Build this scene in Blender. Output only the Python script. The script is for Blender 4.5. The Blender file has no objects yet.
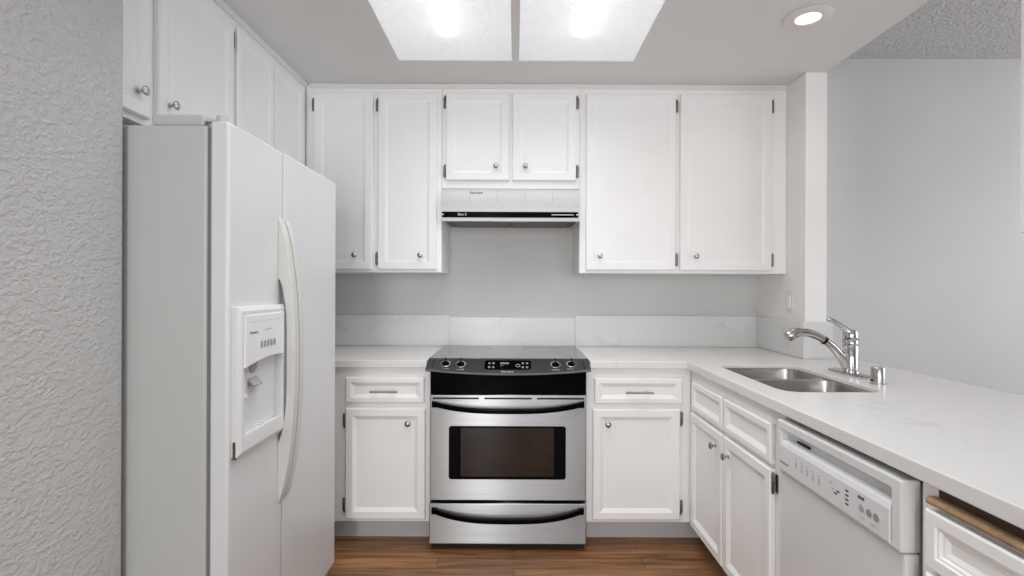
import bpy, bmesh, math, random
from mathutils import Vector, Matrix
from math import pi, sin, cos, radians

random.seed(4)
SC = bpy.context.scene
COL = SC.collection

# ------------------------------------------------------------------ camera
cam_d = bpy.data.cameras.new('camera')
cam_d.sensor_width = 36.0
cam_d.lens = 505.0 / 1024.0 * 36.0
cam_d.shift_x = -3.0 / 1024.0
cam_d.shift_y = -1.5 / 1024.0
cam_d.clip_start = 0.02
cam = bpy.data.objects.new('camera', cam_d)
cam.location = (0, 0, 1.278)
cam.rotation_euler = (pi / 2, -radians(0.22), 0)
COL.objects.link(cam)
SC.camera = cam

# ------------------------------------------------------------------ view and world
SC.view_settings.view_transform = 'Standard'
SC.view_settings.look = 'None'
SC.view_settings.gamma = 1.0
SC.view_settings.use_curve_mapping = False
SC.view_settings.exposure = 0.09
w = bpy.data.worlds.new('daylight'); SC.world = w
w.use_nodes = True
bg = w.node_tree.nodes['Background']
bg.inputs[0].default_value = (0.75, 0.86, 1.0, 1)
bg.inputs[1].default_value = 1.0

PANEL_EMIT = 0.27
TUBE_EMIT = 2.2
LAMP_W = 6.2           # each fluorescent fixture's downward light

def area(name, loc, rot, sx, sy, power, color):
    d = bpy.data.lights.new(name, 'AREA'); d.shape = 'RECTANGLE'
    d.size = sx; d.size_y = sy; d.energy = power; d.color = color
    o = bpy.data.objects.new(name, d); o.location = loc; o.rotation_euler = rot
    COL.objects.link(o); return o

# daylight entering through the living room windows (behind the camera) and the dining room window
area('window_daylight_rear', (-0.50, -3.12, 1.35), (radians(90), 0, 0), 0.55, 1.9, 52, (1.0, 0.995, 0.99))
area('window_daylight_rear', (0.46, -3.12, 1.35), (radians(90), 0, 0), 0.45, 1.9, 13, (1.0, 0.995, 0.99))
area('window_daylight_rear', (1.72, -3.12, 1.35), (radians(90), 0, 0), 1.80, 1.9, 15, (0.95, 0.97, 1.0))
area('window_daylight_dining', (4.42, 1.2, 1.78), (radians(90), 0, radians(90)), 2.6, 1.0, 27, (1.0, 0.985, 0.95))
area('window_daylight_dining', (4.42, 1.2, 0.72), (radians(90), 0, radians(90)), 2.6, 1.0, 12, (0.66, 0.77, 1.0))

# ------------------------------------------------------------------ materials
def newmat(name):
    m = bpy.data.materials.new(name); m.use_nodes = True
    nt = m.node_tree
    return m, nt, nt.nodes['Principled BSDF']

def mat(name, col, rough=0.5, metal=0.0, spec=0.5, coat=0.0, var=0.0, vscale=6.0, bump=0.0, bscale=40.0, bdist=0.002, emit=None, estr=0.0, aniso=0.0):
    m, nt, b = newmat(name)
    N, L = nt.nodes, nt.links
    b.inputs['Roughness'].default_value = rough
    b.inputs['Metallic'].default_value = metal
    b.inputs['Specular IOR Level'].default_value = spec
    b.inputs['Coat Weight'].default_value = coat
    b.inputs['Anisotropic'].default_value = aniso
    tc = N.new('ShaderNodeTexCoord')
    nz = N.new('ShaderNodeTexNoise'); nz.inputs['Scale'].default_value = vscale; nz.inputs['Detail'].default_value = 3
    L.new(tc.outputs['Object'], nz.inputs['Vector'])
    rp = N.new('ShaderNodeValToRGB')
    c0 = [max(0, c * (1 - var)) for c in col[:3]]; c1 = [min(1, c * (1 + var)) for c in col[:3]]
    rp.color_ramp.elements[0].position = 0.35; rp.color_ramp.elements[0].color = (*c0, 1)
    rp.color_ramp.elements[1].position = 0.65; rp.color_ramp.elements[1].color = (*c1, 1)
    L.new(nz.outputs['Fac'], rp.inputs[0]); L.new(rp.outputs[0], b.inputs['Base Color'])
    if bump > 0:
        n2 = N.new('ShaderNodeTexNoise'); n2.inputs['Scale'].default_value = bscale; n2.inputs['Detail'].default_value = 3
        L.new(tc.outputs['Object'], n2.inputs['Vector'])
        bp = N.new('ShaderNodeBump'); bp.inputs['Strength'].default_value = bump; bp.inputs['Distance'].default_value = bdist
        L.new(n2.outputs['Fac'], bp.inputs['Height']); L.new(bp.outputs[0], b.inputs['Normal'])
    if emit:
        b.inputs['Emission Color'].default_value = (*emit, 1); b.inputs['Emission Strength'].default_value = estr
    return m

M = {}
M['cab'] = mat('cabinet_paint', (0.91, 0.91, 0.905), 0.38, var=0.01, bump=0.05, bscale=30)
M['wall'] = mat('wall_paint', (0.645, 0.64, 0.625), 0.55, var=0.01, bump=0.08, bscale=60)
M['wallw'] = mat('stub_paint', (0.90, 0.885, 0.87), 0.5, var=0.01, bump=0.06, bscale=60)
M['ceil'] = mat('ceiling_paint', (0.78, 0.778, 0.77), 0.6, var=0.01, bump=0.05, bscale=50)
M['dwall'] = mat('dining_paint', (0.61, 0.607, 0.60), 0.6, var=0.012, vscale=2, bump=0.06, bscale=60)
M['white'] = mat('appliance_white', (0.67, 0.675, 0.685), 0.28, var=0.004, bump=0.04, bscale=220, bdist=0.0008)
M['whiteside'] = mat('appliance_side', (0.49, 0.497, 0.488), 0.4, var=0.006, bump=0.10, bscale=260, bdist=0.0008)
M['dwwhite'] = mat('dishwasher_white', (0.74, 0.745, 0.745), 0.28, var=0.004)
M['cream'] = mat('handle_cream', (0.60, 0.60, 0.57), 0.35, var=0.01)
M['plastic'] = mat('panel_plastic', (0.74, 0.74, 0.76), 0.35, var=0.004)
M['greyplastic'] = mat('grey_plastic', (0.30, 0.31, 0.31), 0.4, var=0.03)
M['ltgrey'] = mat('light_grey_plastic', (0.40, 0.41, 0.41), 0.4, var=0.02)
M['paddle'] = mat('paddle_grey', (0.34, 0.345, 0.34), 0.4, var=0.03)
M['key'] = mat('key_grey', (0.20, 0.205, 0.205), 0.5, var=0.03)
M['gasket'] = mat('gasket', (0.16, 0.165, 0.16), 0.6, var=0.05)
M['black'] = mat('black_gloss', (0.0015, 0.0015, 0.0018), 0.14, spec=0.05, var=0.1)
M['satin'] = mat('black_satin', (0.002, 0.002, 0.0022), 0.3, spec=0.06, var=0.1)
M['void'] = mat('black_recess', (0.01, 0.01, 0.01), 0.8, var=0.1)
M['glass'] = mat('oven_glass', (0.016, 0.008, 0.003), 0.05, spec=0.4, var=0.3, vscale=5)
M['ctl'] = mat('control_grey', (0.045, 0.047, 0.049), 0.32, metal=0.3, var=0.03)
M['cooktop'] = mat('cooktop_glass', (0.085, 0.085, 0.086), 0.10, spec=0.9, var=0.04, vscale=60)
M['nickel'] = mat('satin_nickel', (0.50, 0.49, 0.47), 0.25, metal=1, var=0.02)
M['hinge'] = mat('aged_hinge', (0.20, 0.19, 0.175), 0.35, metal=1, var=0.15, vscale=60)
M['chrome'] = mat('chrome', (0.58, 0.575, 0.57), 0.08, metal=1, var=0.01)
M['sink'] = mat('sink_steel', (0.50, 0.47, 0.44), 0.27, metal=1, var=0.03, vscale=20)
M['tan'] = mat('raw_wood_edge', (0.36, 0.235, 0.13), 0.55, var=0.2, vscale=30)
M['slotshade'] = mat('slot_shade_brown', (0.055, 0.028, 0.016), 0.5, var=0.3, vscale=25)
M['hoodw'] = mat('hood_white', (0.60, 0.605, 0.61), 0.3, var=0.01)
M['hoodin'] = mat('hood_inside', (0.09, 0.085, 0.075), 0.5, var=0.06)
M['filter'] = mat('filter_metal', (0.14, 0.135, 0.125), 0.45, metal=0.6, var=0.08, vscale=90)
M['ink'] = mat('ink_grey', (0.10, 0.10, 0.11), 0.6, var=0.03)
M['inklt'] = mat('ink_light_grey', (0.50, 0.51, 0.52), 0.6, var=0.03)
M['inkw'] = mat('ink_white', (0.75, 0.76, 0.76), 0.5, var=0.02)
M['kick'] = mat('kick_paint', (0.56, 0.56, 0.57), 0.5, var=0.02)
M['rust'] = mat('rust_spot', (0.12, 0.05, 0.025), 0.8, var=0.3, vscale=80)
M['lampwhite'] = mat('lamp_trim_white', (0.80, 0.77, 0.74), 0.4, var=0.01)
M['housing'] = mat('light_housing_white', (0.85, 0.85, 0.85), 0.5, var=0.005)

def steel():
    m, nt, b = newmat('brushed_stainless')
    N, L = nt.nodes, nt.links
    b.inputs['Metallic'].default_value = 1.0
    tc = N.new('ShaderNodeTexCoord'); mp = N.new('ShaderNodeMapping')
    mp.inputs['Scale'].default_value = (3, 3, 700)
    nz = N.new('ShaderNodeTexNoise'); nz.inputs['Scale'].default_value = 1.0; nz.inputs['Detail'].default_value = 4
    L.new(tc.outputs['Object'], mp.inputs[0]); L.new(mp.outputs[0], nz.inputs['Vector'])
    r = N.new('ShaderNodeValToRGB')
    r.color_ramp.elements[0].position = 0.3; r.color_ramp.elements[0].color = (0.34, 0.345, 0.35, 1)
    r.color_ramp.elements[1].position = 0.7; r.color_ramp.elements[1].color = (0.43, 0.435, 0.44, 1)
    L.new(nz.outputs['Fac'], r.inputs[0]); L.new(r.outputs[0], b.inputs['Base Color'])
    b.inputs['Roughness'].default_value = 0.35
    b.inputs['Anisotropic'].default_value = 0.97
    b.inputs['Anisotropic Rotation'].default_value = 0.25
    tg = N.new('ShaderNodeTangent'); tg.direction_type = 'RADIAL'; tg.axis = 'Z'
    L.new(tg.outputs[0], b.inputs['Tangent'])
    bp = N.new('ShaderNodeBump'); bp.inputs['Strength'].default_value = 0.12; bp.inputs['Distance'].default_value = 0.0006
    L.new(nz.outputs['Fac'], bp.inputs['Height']); L.new(bp.outputs[0], b.inputs['Normal'])
    return m
M['steel'] = steel()

def quartz():
    m, nt, b = newmat('veined_quartz')
    N, L = nt.nodes, nt.links
    tc = N.new('ShaderNodeTexCoord')
    n1 = N.new('ShaderNodeTexNoise'); n1.inputs['Scale'].default_value = 2.6; n1.inputs['Detail'].default_value = 7; n1.inputs['Distortion'].default_value = 1.6
    L.new(tc.outputs['Object'], n1.inputs['Vector'])
    r1 = N.new('ShaderNodeValToRGB'); cr = r1.color_ramp
    cr.elements[0].position = 0.0; cr.elements[0].color = (0.765, 0.76, 0.75, 1)
    cr.elements[1].position = 1.0; cr.elements[1].color = (0.765, 0.76, 0.75, 1)
    for p, c in ((0.478, 0.76), (0.5, 0.68), (0.522, 0.76)):
        e = cr.elements.new(p); e.color = (c, c * 0.993, c * 0.98, 1)
    L.new(n1.outputs['Fac'], r1.inputs[0])
    n2 = N.new('ShaderNodeTexNoise'); n2.inputs['Scale'].default_value = 3.3; n2.inputs['Detail'].default_value = 2
    L.new(tc.outputs['Object'], n2.inputs['Vector'])
    r2 = N.new('ShaderNodeValToRGB')
    r2.color_ramp.elements[0].position = 0.45; r2.color_ramp.elements[0].color = (0, 0, 0, 1)
    r2.color_ramp.elements[1].position = 0.62; r2.color_ramp.elements[1].color = (1, 1, 1, 1)
    L.new(n2.outputs['Fac'], r2.inputs[0])
    mx = N.new('ShaderNodeMix'); mx.data_type = 'RGBA'
    mx.inputs['A'].default_value = (0.765, 0.76, 0.75, 1)
    L.new(r2.outputs[0], mx.inputs['Factor']); L.new(r1.outputs[0], mx.inputs['B'])
    L.new(mx.outputs['Result'], b.inputs['Base Color'])
    b.inputs['Roughness'].default_value = 0.24
    return m
M['quartz'] = quartz()

def bumpy(name, col, scale, dist, strength, rough=0.7, colvar=0.0, stretch=(1, 1, 1)):
    m, nt, b = newmat(name)
    N, L = nt.nodes, nt.links
    tc = N.new('ShaderNodeTexCoord'); mp = N.new('ShaderNodeMapping'); mp.inputs['Scale'].default_value = stretch
    mp.inputs['Rotation'].default_value = (radians(35), 0, 0)
    nz = N.new('ShaderNodeTexNoise'); nz.inputs['Scale'].default_value = scale; nz.inputs['Detail'].default_value = 2.5
    L.new(tc.outputs['Object'], mp.inputs[0]); L.new(mp.outputs[0], nz.inputs['Vector'])
    r = N.new('ShaderNodeValToRGB'); r.color_ramp.elements[0].position = 0.42; r.color_ramp.elements[1].position = 0.62
    L.new(nz.outputs['Fac'], r.inputs[0])
    bp = N.new('ShaderNodeBump'); bp.inputs['Strength'].default_value = strength; bp.inputs['Distance'].default_value = dist
    L.new(r.outputs[0], bp.inputs['Height']); L.new(bp.outputs[0], b.inputs['Normal'])
    n3 = N.new('ShaderNodeTexNoise'); n3.inputs['Scale'].default_value = scale * 1.6
    L.new(tc.outputs['Object'], n3.inputs['Vector'])
    r2 = N.new('ShaderNodeValToRGB')
    r2.color_ramp.elements[0].position = 0.35; r2.color_ramp.elements[0].color = (*[c * (1 - colvar) for c in col], 1)
    r2.color_ramp.elements[1].position = 0.65; r2.color_ramp.elements[1].color = (*[min(1, c * (1 + colvar)) for c in col], 1)
    L.new(n3.outputs['Fac'], r2.inputs[0]); L.new(r2.outputs[0], b.inputs['Base Color'])
    b.inputs['Roughness'].default_value = rough
    return m
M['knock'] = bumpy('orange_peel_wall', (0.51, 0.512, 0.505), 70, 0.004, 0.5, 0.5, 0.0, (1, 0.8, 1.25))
M['popcorn'] = bumpy('popcorn_ceiling', (0.64, 0.635, 0.63), 60, 0.012, 0.7, 0.9, 0.08)

def woodfloor():
    m, nt, b = newmat('wood_floor')
    N, L = nt.nodes, nt.links
    tc = N.new('ShaderNodeTexCoord')
    bk = N.new('ShaderNodeTexBrick')
    bk.offset = 0.37; bk.inputs['Scale'].default_value = 1.0
    bk.inputs['Brick Width'].default_value = 0.95; bk.inputs['Row Height'].default_value = 0.088
    bk.inputs['Mortar Size'].default_value = 0.0012; bk.inputs['Bias'].default_value = 0.0
    bk.inputs['Color1'].default_value = (0, 0, 0, 1); bk.inputs['Color2'].default_value = (1, 1, 1, 1); bk.inputs['Mortar'].default_value = (0, 0, 0, 1)
    L.new(tc.outputs['Object'], bk.inputs['Vector'])
    mp = N.new('ShaderNodeMapping'); mp.inputs['Scale'].default_value = (3.0, 38, 1)
    L.new(tc.outputs['Object'], mp.inputs[0])
    ad = N.new('ShaderNodeVectorMath'); ad.operation = 'ADD'
    L.new(mp.outputs[0], ad.inputs[0]); 
    sc = N.new('ShaderNodeVectorMath'); sc.operation = 'SCALE'; sc.inputs['Scale'].default_value = 7.0
    L.new(bk.outputs['Color'], sc.inputs[0]); L.new(sc.outputs[0], ad.inputs[1])
    nz = N.new('ShaderNodeTexNoise'); nz.inputs['Scale'].default_value = 1.0; nz.inputs['Detail'].default_value = 7; nz.inputs['Distortion'].default_value = 0.7
    L.new(ad.outputs[0], nz.inputs['Vector'])
    r = N.new('ShaderNodeValToRGB'); cr = r.color_ramp
    cr.elements[0].position = 0.22; cr.elements[0].color = (0.095, 0.042, 0.018, 1)
    cr.elements[1].position = 0.78; cr.elements[1].color = (0.46, 0.245, 0.115, 1)
    e = cr.elements.new(0.5); e.color = (0.27, 0.130, 0.058, 1)
    L.new(nz.outputs['Fac'], r.inputs[0])
    pr = N.new('ShaderNodeValToRGB')
    pr.color_ramp.elements[0].color = (0.72, 0.70, 0.68, 1); pr.color_ramp.elements[1].color = (1.12, 1.08, 1.02, 1)
    L.new(bk.outputs['Color'], pr.inputs[0])
    mx = N.new('ShaderNodeMix'); mx.data_type = 'RGBA'; mx.blend_type = 'MULTIPLY'; mx.inputs['Factor'].default_value = 1
    L.new(r.outputs[0], mx.inputs['A']); L.new(pr.outputs[0], mx.inputs['B'])
    m2 = N.new('ShaderNodeMix'); m2.data_type = 'RGBA'
    L.new(bk.outputs['Fac'], m2.inputs['Factor']); L.new(mx.outputs['Result'], m2.inputs['A']); m2.inputs['B'].default_value = (0.03, 0.016, 0.01, 1)
    L.new(m2.outputs['Result'], b.inputs['Base Color'])
    b.inputs['Roughness'].default_value = 0.42
    bp = N.new('ShaderNodeBump'); bp.inputs['Strength'].default_value = 0.15; bp.inputs['Distance'].default_value = 0.001
    L.new(nz.outputs['Fac'], bp.inputs['Height']); L.new(bp.outputs[0], b.inputs['Normal'])
    return m
M['floor'] = woodfloor()

def diffuser():
    m = bpy.data.materials.new('acrylic_diffuser'); m.use_nodes = True
    nt = m.node_tree; N, L = nt.nodes, nt.links
    for n in list(N): N.remove(n)
    out = N.new('ShaderNodeOutputMaterial')
    tr = N.new('ShaderNodeBsdfTranslucent'); em = N.new('ShaderNodeEmission'); gl = N.new('ShaderNodeBsdfDiffuse')
    tc = N.new('ShaderNodeTexCoord'); nz = N.new('ShaderNodeTexNoise'); nz.inputs['Scale'].default_value = 55; nz.inputs['Detail'].default_value = 3
    L.new(tc.outputs['Object'], nz.inputs['Vector'])
    r = N.new('ShaderNodeValToRGB')
    r.color_ramp.elements[0].position = 0.3; r.color_ramp.elements[0].color = (0.80, 0.81, 0.83, 1)
    r.color_ramp.elements[1].position = 0.7; r.color_ramp.elements[1].color = (0.98, 0.985, 1, 1)
    L.new(nz.outputs['Fac'], r.inputs[0])
    L.new(r.outputs[0], tr.inputs[0]); L.new(r.outputs[0], em.inputs[0])
    em.inputs[1].default_value = PANEL_EMIT
    a = N.new('ShaderNodeAddShader'); L.new(tr.outputs[0], a.inputs[0]); L.new(em.outputs[0], a.inputs[1])
    L.new(a.outputs[0], out.inputs[0])
    return m
M['diffuser'] = diffuser()
M['tube'] = mat('lamp_tube', (0.9, 0.9, 0.9), 0.4, emit=(1, 0.985, 0.96), estr=TUBE_EMIT)
M['bulb'] = mat('lamp_bulb', (0.9, 0.9, 0.9), 0.4, emit=(1, 0.88, 0.74), estr=4)
M['reflector'] = mat('lamp_reflector', (0.85, 0.80, 0.75), 0.3, metal=0.3, var=0.01)

def winglass():
    m = bpy.data.materials.new('window_glass'); m.use_nodes = True
    nt = m.node_tree; N, L = nt.nodes, nt.links
    for n in list(N): N.remove(n)
    out = N.new('ShaderNodeOutputMaterial'); t = N.new('ShaderNodeBsdfTransparent'); g = N.new('ShaderNodeBsdfGlossy'); g.inputs['Roughness'].default_value = 0.02
    mx = N.new('ShaderNodeMixShader'); mx.inputs[0].default_value = 0.08
    L.new(t.outputs[0], mx.inputs[1]); L.new(g.outputs[0], mx.inputs[2]); L.new(mx.outputs[0], out.inputs[0])
    return m
M['winglass'] = winglass()

# ------------------------------------------------------------------ mesh helpers
def box(bm, x0, x1, y0, y1, z0, z1):
    x0, x1 = min(x0, x1), max(x0, x1); y0, y1 = min(y0, y1), max(y0, y1); z0, z1 = min(z0, z1), max(z0, z1)
    v = [bm.verts.new(p) for p in ((x0, y0, z0), (x1, y0, z0), (x1, y1, z0), (x0, y1, z0), (x0, y0, z1), (x1, y0, z1), (x1, y1, z1), (x0, y1, z1))]
    for f in ((0, 3, 2, 1), (4, 5, 6, 7), (0, 1, 5, 4), (1, 2, 6, 5), (2, 3, 7, 6), (3, 0, 4, 7)):
        bm.faces.new([v[i] for i in f])

def boxes(*bs):
    bm = bmesh.new()
    for b in bs: box(bm, *b)
    return bm

def prism(bm, pts, axis, a0, a1):
    """extrude a 2-D outline along an axis; pts are in the two other axes in order (x: y,z / y: x,z / z: x,y)"""
    def P(p, a):
        return {'x': (a, p[0], p[1]), 'y': (p[0], a, p[1]), 'z': (p[0], p[1], a)}[axis]
    A = [bm.verts.new(P(p, a0)) for p in pts]; B = [bm.verts.new(P(p, a1)) for p in pts]
    n = len(pts)
    bm.faces.new(A); bm.faces.new(list(reversed(B)))
    for i in range(n):
        j = (i + 1) % n
        bm.faces.new((A[i], B[i], B[j], A[j]))
    bmesh.ops.recalc_face_normals(bm, faces=bm.faces[:])

def plate(bm, outer, holes, z0, z1):
    """horizontal slab with holes"""
    bm2 = bmesh.new()
    loops = [outer] + holes
    for lp in loops:
        vs = [bm2.verts.new((p[0], p[1], z1)) for p in lp]
        for i in range(len(vs)): bm2.edges.new((vs[i], vs[(i + 1) % len(vs)]))
    bmesh.ops.triangle_fill(bm2, use_beauty=True, edges=bm2.edges[:])
    bmesh.ops.recalc_face_normals(bm2, faces=bm2.faces[:])
    bm2.verts.index_update()
    top = {v.index: bm.verts.new(v.co) for v in bm2.verts}
    bot = {v.index: bm.verts.new((v.co.x, v.co.y, z0)) for v in bm2.verts}
    for f in bm2.faces:
        ids = [v.index for v in f.verts]
        bm.faces.new([top[i] for i in ids]); bm.faces.new([bot[i] for i in reversed(ids)])
    for e in bm2.edges:
        if len(e.link_faces) == 1:
            i, j = e.verts[0].index, e.verts[1].index
            bm.faces.new((top[i], top[j], bot[j], bot[i]))
    bm2.free()
    bmesh.ops.recalc_face_normals(bm, faces=bm.faces[:])

def stepped_plate(bm, outer, holeA, holeB, z0, zm, z1):
    """slab z0..z1 whose cut-out is holeA above zm and the wider holeB below it"""
    def face(hole, z, flip):
        b2 = bmesh.new()
        for lp in (outer, hole):
            vs = [b2.verts.new((p[0], p[1], z)) for p in lp]
            for i in range(len(vs)): b2.edges.new((vs[i], vs[(i + 1) % len(vs)]))
        bmesh.ops.triangle_fill(b2, use_beauty=True, edges=b2.edges[:])
        b2.verts.index_update()
        m = {v.index: bm.verts.new(v.co) for v in b2.verts}
        for f in b2.faces: bm.faces.new([m[v.index] for v in f.verts])
        b2.free()
    face(holeA, z1, False); face(holeB, z0, True)
    bridge(bm, [[(x, y, z1) for x, y in outer], [(x, y, z0) for x, y in outer]])
    bridge(bm, [[(x, y, z1) for x, y in holeA], [(x, y, zm) for x, y in holeA], [(x, y, zm) for x, y in holeB], [(x, y, z0) for x, y in holeB]])
    bmesh.ops.remove_doubles(bm, verts=bm.verts[:], dist=1e-6)
    bmesh.ops.recalc_face_normals(bm, faces=bm.faces[:])

def rrect(x0, x1, y0, y1, r, n=5):
    pts = []
    for cx, cy, a in ((x1 - r, y1 - r, 0), (x0 + r, y1 - r, 90), (x0 + r, y0 + r, 180), (x1 - r, y0 + r, 270)):
        for k in range(n + 1):
            t = radians(a + 90 * k / n); pts.append((cx + r * cos(t), cy + r * sin(t)))
    return pts

def circ(cx, cy, r, n=32):
    return [(cx + r * cos(2 * pi * k / n), cy + r * sin(2 * pi * k / n)) for k in range(n)]

def bridge(bm, rings, close_first=False, close_last=False):
    vr = [[bm.verts.new(p) for p in r] for r in rings]
    n = len(vr[0])
    for a, b in zip(vr, vr[1:]):
        for i in range(n):
            j = (i + 1) % n
            bm.faces.new((a[i], a[j], b[j], b[i]))
    if close_first: bm.faces.new(list(reversed(vr[0])))
    if close_last: bm.faces.new(vr[-1])
    bmesh.ops.recalc_face_normals(bm, faces=bm.faces[:])

def lathe(bm, prof, origin, axis, n=20, caps=True):
    """prof: (radius, height along axis)"""
    ax = Vector(axis).normalized()
    u = ax.orthogonal().normalized(); v = ax.cross(u)
    o = Vector(origin)
    rings = [[o + ax * h + (u * cos(2 * pi * k / n) + v * sin(2 * pi * k / n)) * max(r, 1e-5) for k in range(n)] for r, h in prof]
    bridge(bm, rings, caps, caps)

def tube(bm, pts, radii, n=12, squash=1.0):
    pts = [Vector(p) for p in pts]
    if not isinstance(radii, (list, tuple)): radii = [radii] * len(pts)
    rings = []; up = None
    for i, p in enumerate(pts):
        t = (pts[min(i + 1, len(pts) - 1)] - pts[max(i - 1, 0)]).normalized()
        if up is None: up = t.orthogonal().normalized()
        u = (up - t * up.dot(t)).normalized(); up = u
        v = t.cross(u)
        rings.append([p + (u * cos(2 * pi * k / n) + v * sin(2 * pi * k / n) * squash) * radii[i] for k in range(n)])
    bridge(bm, rings, True, True)

def smoothpath(pts, k=6):
    """Catmull-Rom through points (each a tuple of any length)"""
    out = []
    n = len(pts)
    for i in range(n - 1):
        p0, p1, p2, p3 = pts[max(i - 1, 0)], pts[i], pts[i + 1], pts[min(i + 2, n - 1)]
        for s in range(k):
            t = s / k
            out.append(tuple(0.5 * (2 * b + (c - a) * t + (2 * a - 5 * b + 4 * c - d) * t * t + (3 * b - a - 3 * c + d) * t ** 3) for a, b, c, d in zip(p0, p1, p2, p3)))
    out.append(tuple(pts[-1])); return out

def panel(bm, x0, x1, z0, z1, yf, yb, rings):
    """door or drawer front facing -y: nested rectangles (inset, depth behind yf), closed at the back"""
    R = []
    def rect(i, y): return [(x0 + i, y, z0 + i), (x1 - i, y, z0 + i), (x1 - i, y, z1 - i), (x0 + i, y, z1 - i)]
    R.append(rect(0, yb))
    for i, d in rings: R.append(rect(i, yf + d))
    bridge(bm, R, True, True)

def obj(name, bm, m, parent=None, bevel=0.0, seg=2, smooth=False, loc=None):
    me = bpy.data.meshes.new(name)
    bm.normal_update(); bm.to_mesh(me); bm.free()
    me.materials.append(M[m])
    o = bpy.data.objects.new(name, me); COL.objects.link(o)
    if parent: o.parent = parent
    if loc: o.location = loc
    if smooth:
        for p in me.polygons: p.use_smooth = True
        me.set_sharp_from_angle(angle=radians(38))
    if bevel > 0:
        b = o.modifiers.new('bevel', 'BEVEL'); b.width = bevel; b.segments = seg; b.limit_method = 'ANGLE'; b.angle_limit = radians(35)
        b.harden_normals = False
    return o

def thing(name, label, cat, loc=(0, 0, 0), rotz=0.0, group=None):
    o = bpy.data.objects.new(name, None); COL.objects.link(o)
    o.empty_display_size = 0.1
    o.location = loc; o.rotation_euler = (0, 0, rotz)
    o['label'] = label; o['category'] = cat
    if group: o['group'] = group
    return o

def tag(o, label, cat, group=None):
    o['label'] = label; o['category'] = cat
    if group: o['group'] = group
    return o

def struct(name, bm, m, bevel=0.0):
    o = obj(name, bm, m, None, bevel); o['kind'] = 'structure'; return o

def text(name, t, size, loc, rot, m, parent, ext=0.0003):
    c = bpy.data.curves.new('lettering', 'FONT'); c.body = t; c.size = size; c.extrude = ext; c.resolution_u = 3
    c.align_x = 'CENTER'; c.align_y = 'CENTER'
    tmp = bpy.data.objects.new('lettering_outline', c)
    me = bpy.data.meshes.new_from_object(tmp)
    bpy.data.objects.remove(tmp); bpy.data.curves.remove(c)
    me.materials.clear(); me.materials.append(M[m])
    o = bpy.data.objects.new(name, me); COL.objects.link(o); o.parent = parent
    o.location = loc; o.rotation_euler = rot
    return o
FACE_FRONT = (pi / 2, 0, 0)      # text reading on a face that looks toward -y (local)

# ------------------------------------------------------------------ the room
CZ, DZ = 2.385, 2.68
YW = 3.09
struct('floor', boxes((-1.9, 4.5, -3.2, 3.2, -0.06, 0.0)), 'floor')
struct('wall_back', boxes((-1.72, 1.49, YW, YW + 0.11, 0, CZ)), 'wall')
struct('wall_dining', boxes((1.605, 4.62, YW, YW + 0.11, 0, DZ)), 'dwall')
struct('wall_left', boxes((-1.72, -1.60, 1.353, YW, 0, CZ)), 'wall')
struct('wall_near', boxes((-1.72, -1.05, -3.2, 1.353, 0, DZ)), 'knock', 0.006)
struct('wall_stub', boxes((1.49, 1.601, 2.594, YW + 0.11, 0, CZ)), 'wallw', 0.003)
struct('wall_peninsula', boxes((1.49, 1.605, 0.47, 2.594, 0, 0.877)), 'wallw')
LP = ((-0.575, -0.018), (0.014, 0.578)); LY = (0.64, 2.479)
DLX, DLY = 1.194, 2.065
bm = bmesh.new()
plate(bm, [(-1.72, -0.4), (1.592, -0.4), (1.592, YW + 0.11), (-1.72, YW + 0.11)],
      [[(a, LY[0]), (b, LY[0]), (b, LY[1]), (a, LY[1])] for a, b in LP] + [circ(DLX, DLY, 0.050, 32)], CZ, CZ + 0.18)
struct('ceiling', bm, 'ceil')
bm = boxes((1.592, 4.62, -3.3, YW + 0.11, DZ, DZ + 0.1), (-1.72, 1.592, -3.3, -0.4, DZ, DZ + 0.1))
struct('ceiling_dining', bm, 'popcorn')
# outer walls with windows, out of the picture: they let the daylight in
bm = boxes((-1.05, -0.9, -3.3, -3.2, 0, DZ), (2.7, 4.62, -3.3, -3.2, 0, DZ), (-0.9, 2.7, -3.3, -3.2, 0, 0.35), (-0.9, 2.7, -3.3, -3.2, 2.35, DZ))
struct('wall_rear', bm, 'wall')
bm = boxes((4.5, 4.62, -3.2, -0.15, 0, DZ), (4.5, 4.62, 2.55, YW, 0, DZ), (4.5, 4.62, -0.15, 2.55, 0, 0.2), (4.5, 4.62, -0.15, 2.55, 2.3, DZ))
struct('wall_right', bm, 'wall')
wf = struct('window_1', boxes((-0.9, -0.84, -3.28, -3.22, 0.35, 2.35), (2.64, 2.7, -3.28, -3.22, 0.35, 2.35), (-0.84, 2.64, -3.28, -3.22, 0.35, 0.41), (-0.84, 2.64, -3.28, -3.22, 2.29, 2.35), (0.87, 0.93, -3.28, -3.22, 0.41, 2.29)), 'cab')
obj('pane', boxes((-0.84, 2.64, -3.252, -3.248, 0.41, 2.29)), 'winglass', wf)
wf = struct('window_2', boxes((4.52, 4.58, -0.15, -0.09, 0.2, 2.3), (4.52, 4.58, 2.49, 2.55, 0.2, 2.3), (4.52, 4.58, -0.09, 2.49, 0.2, 0.26), (4.52, 4.58, -0.09, 2.49, 2.24, 2.3), (4.52, 4.58, 1.17, 1.23, 0.26, 2.24)), 'cab')
obj('pane', boxes((4.548, 4.552, -0.09, 2.49, 0.26, 2.24)), 'winglass', wf)
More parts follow.
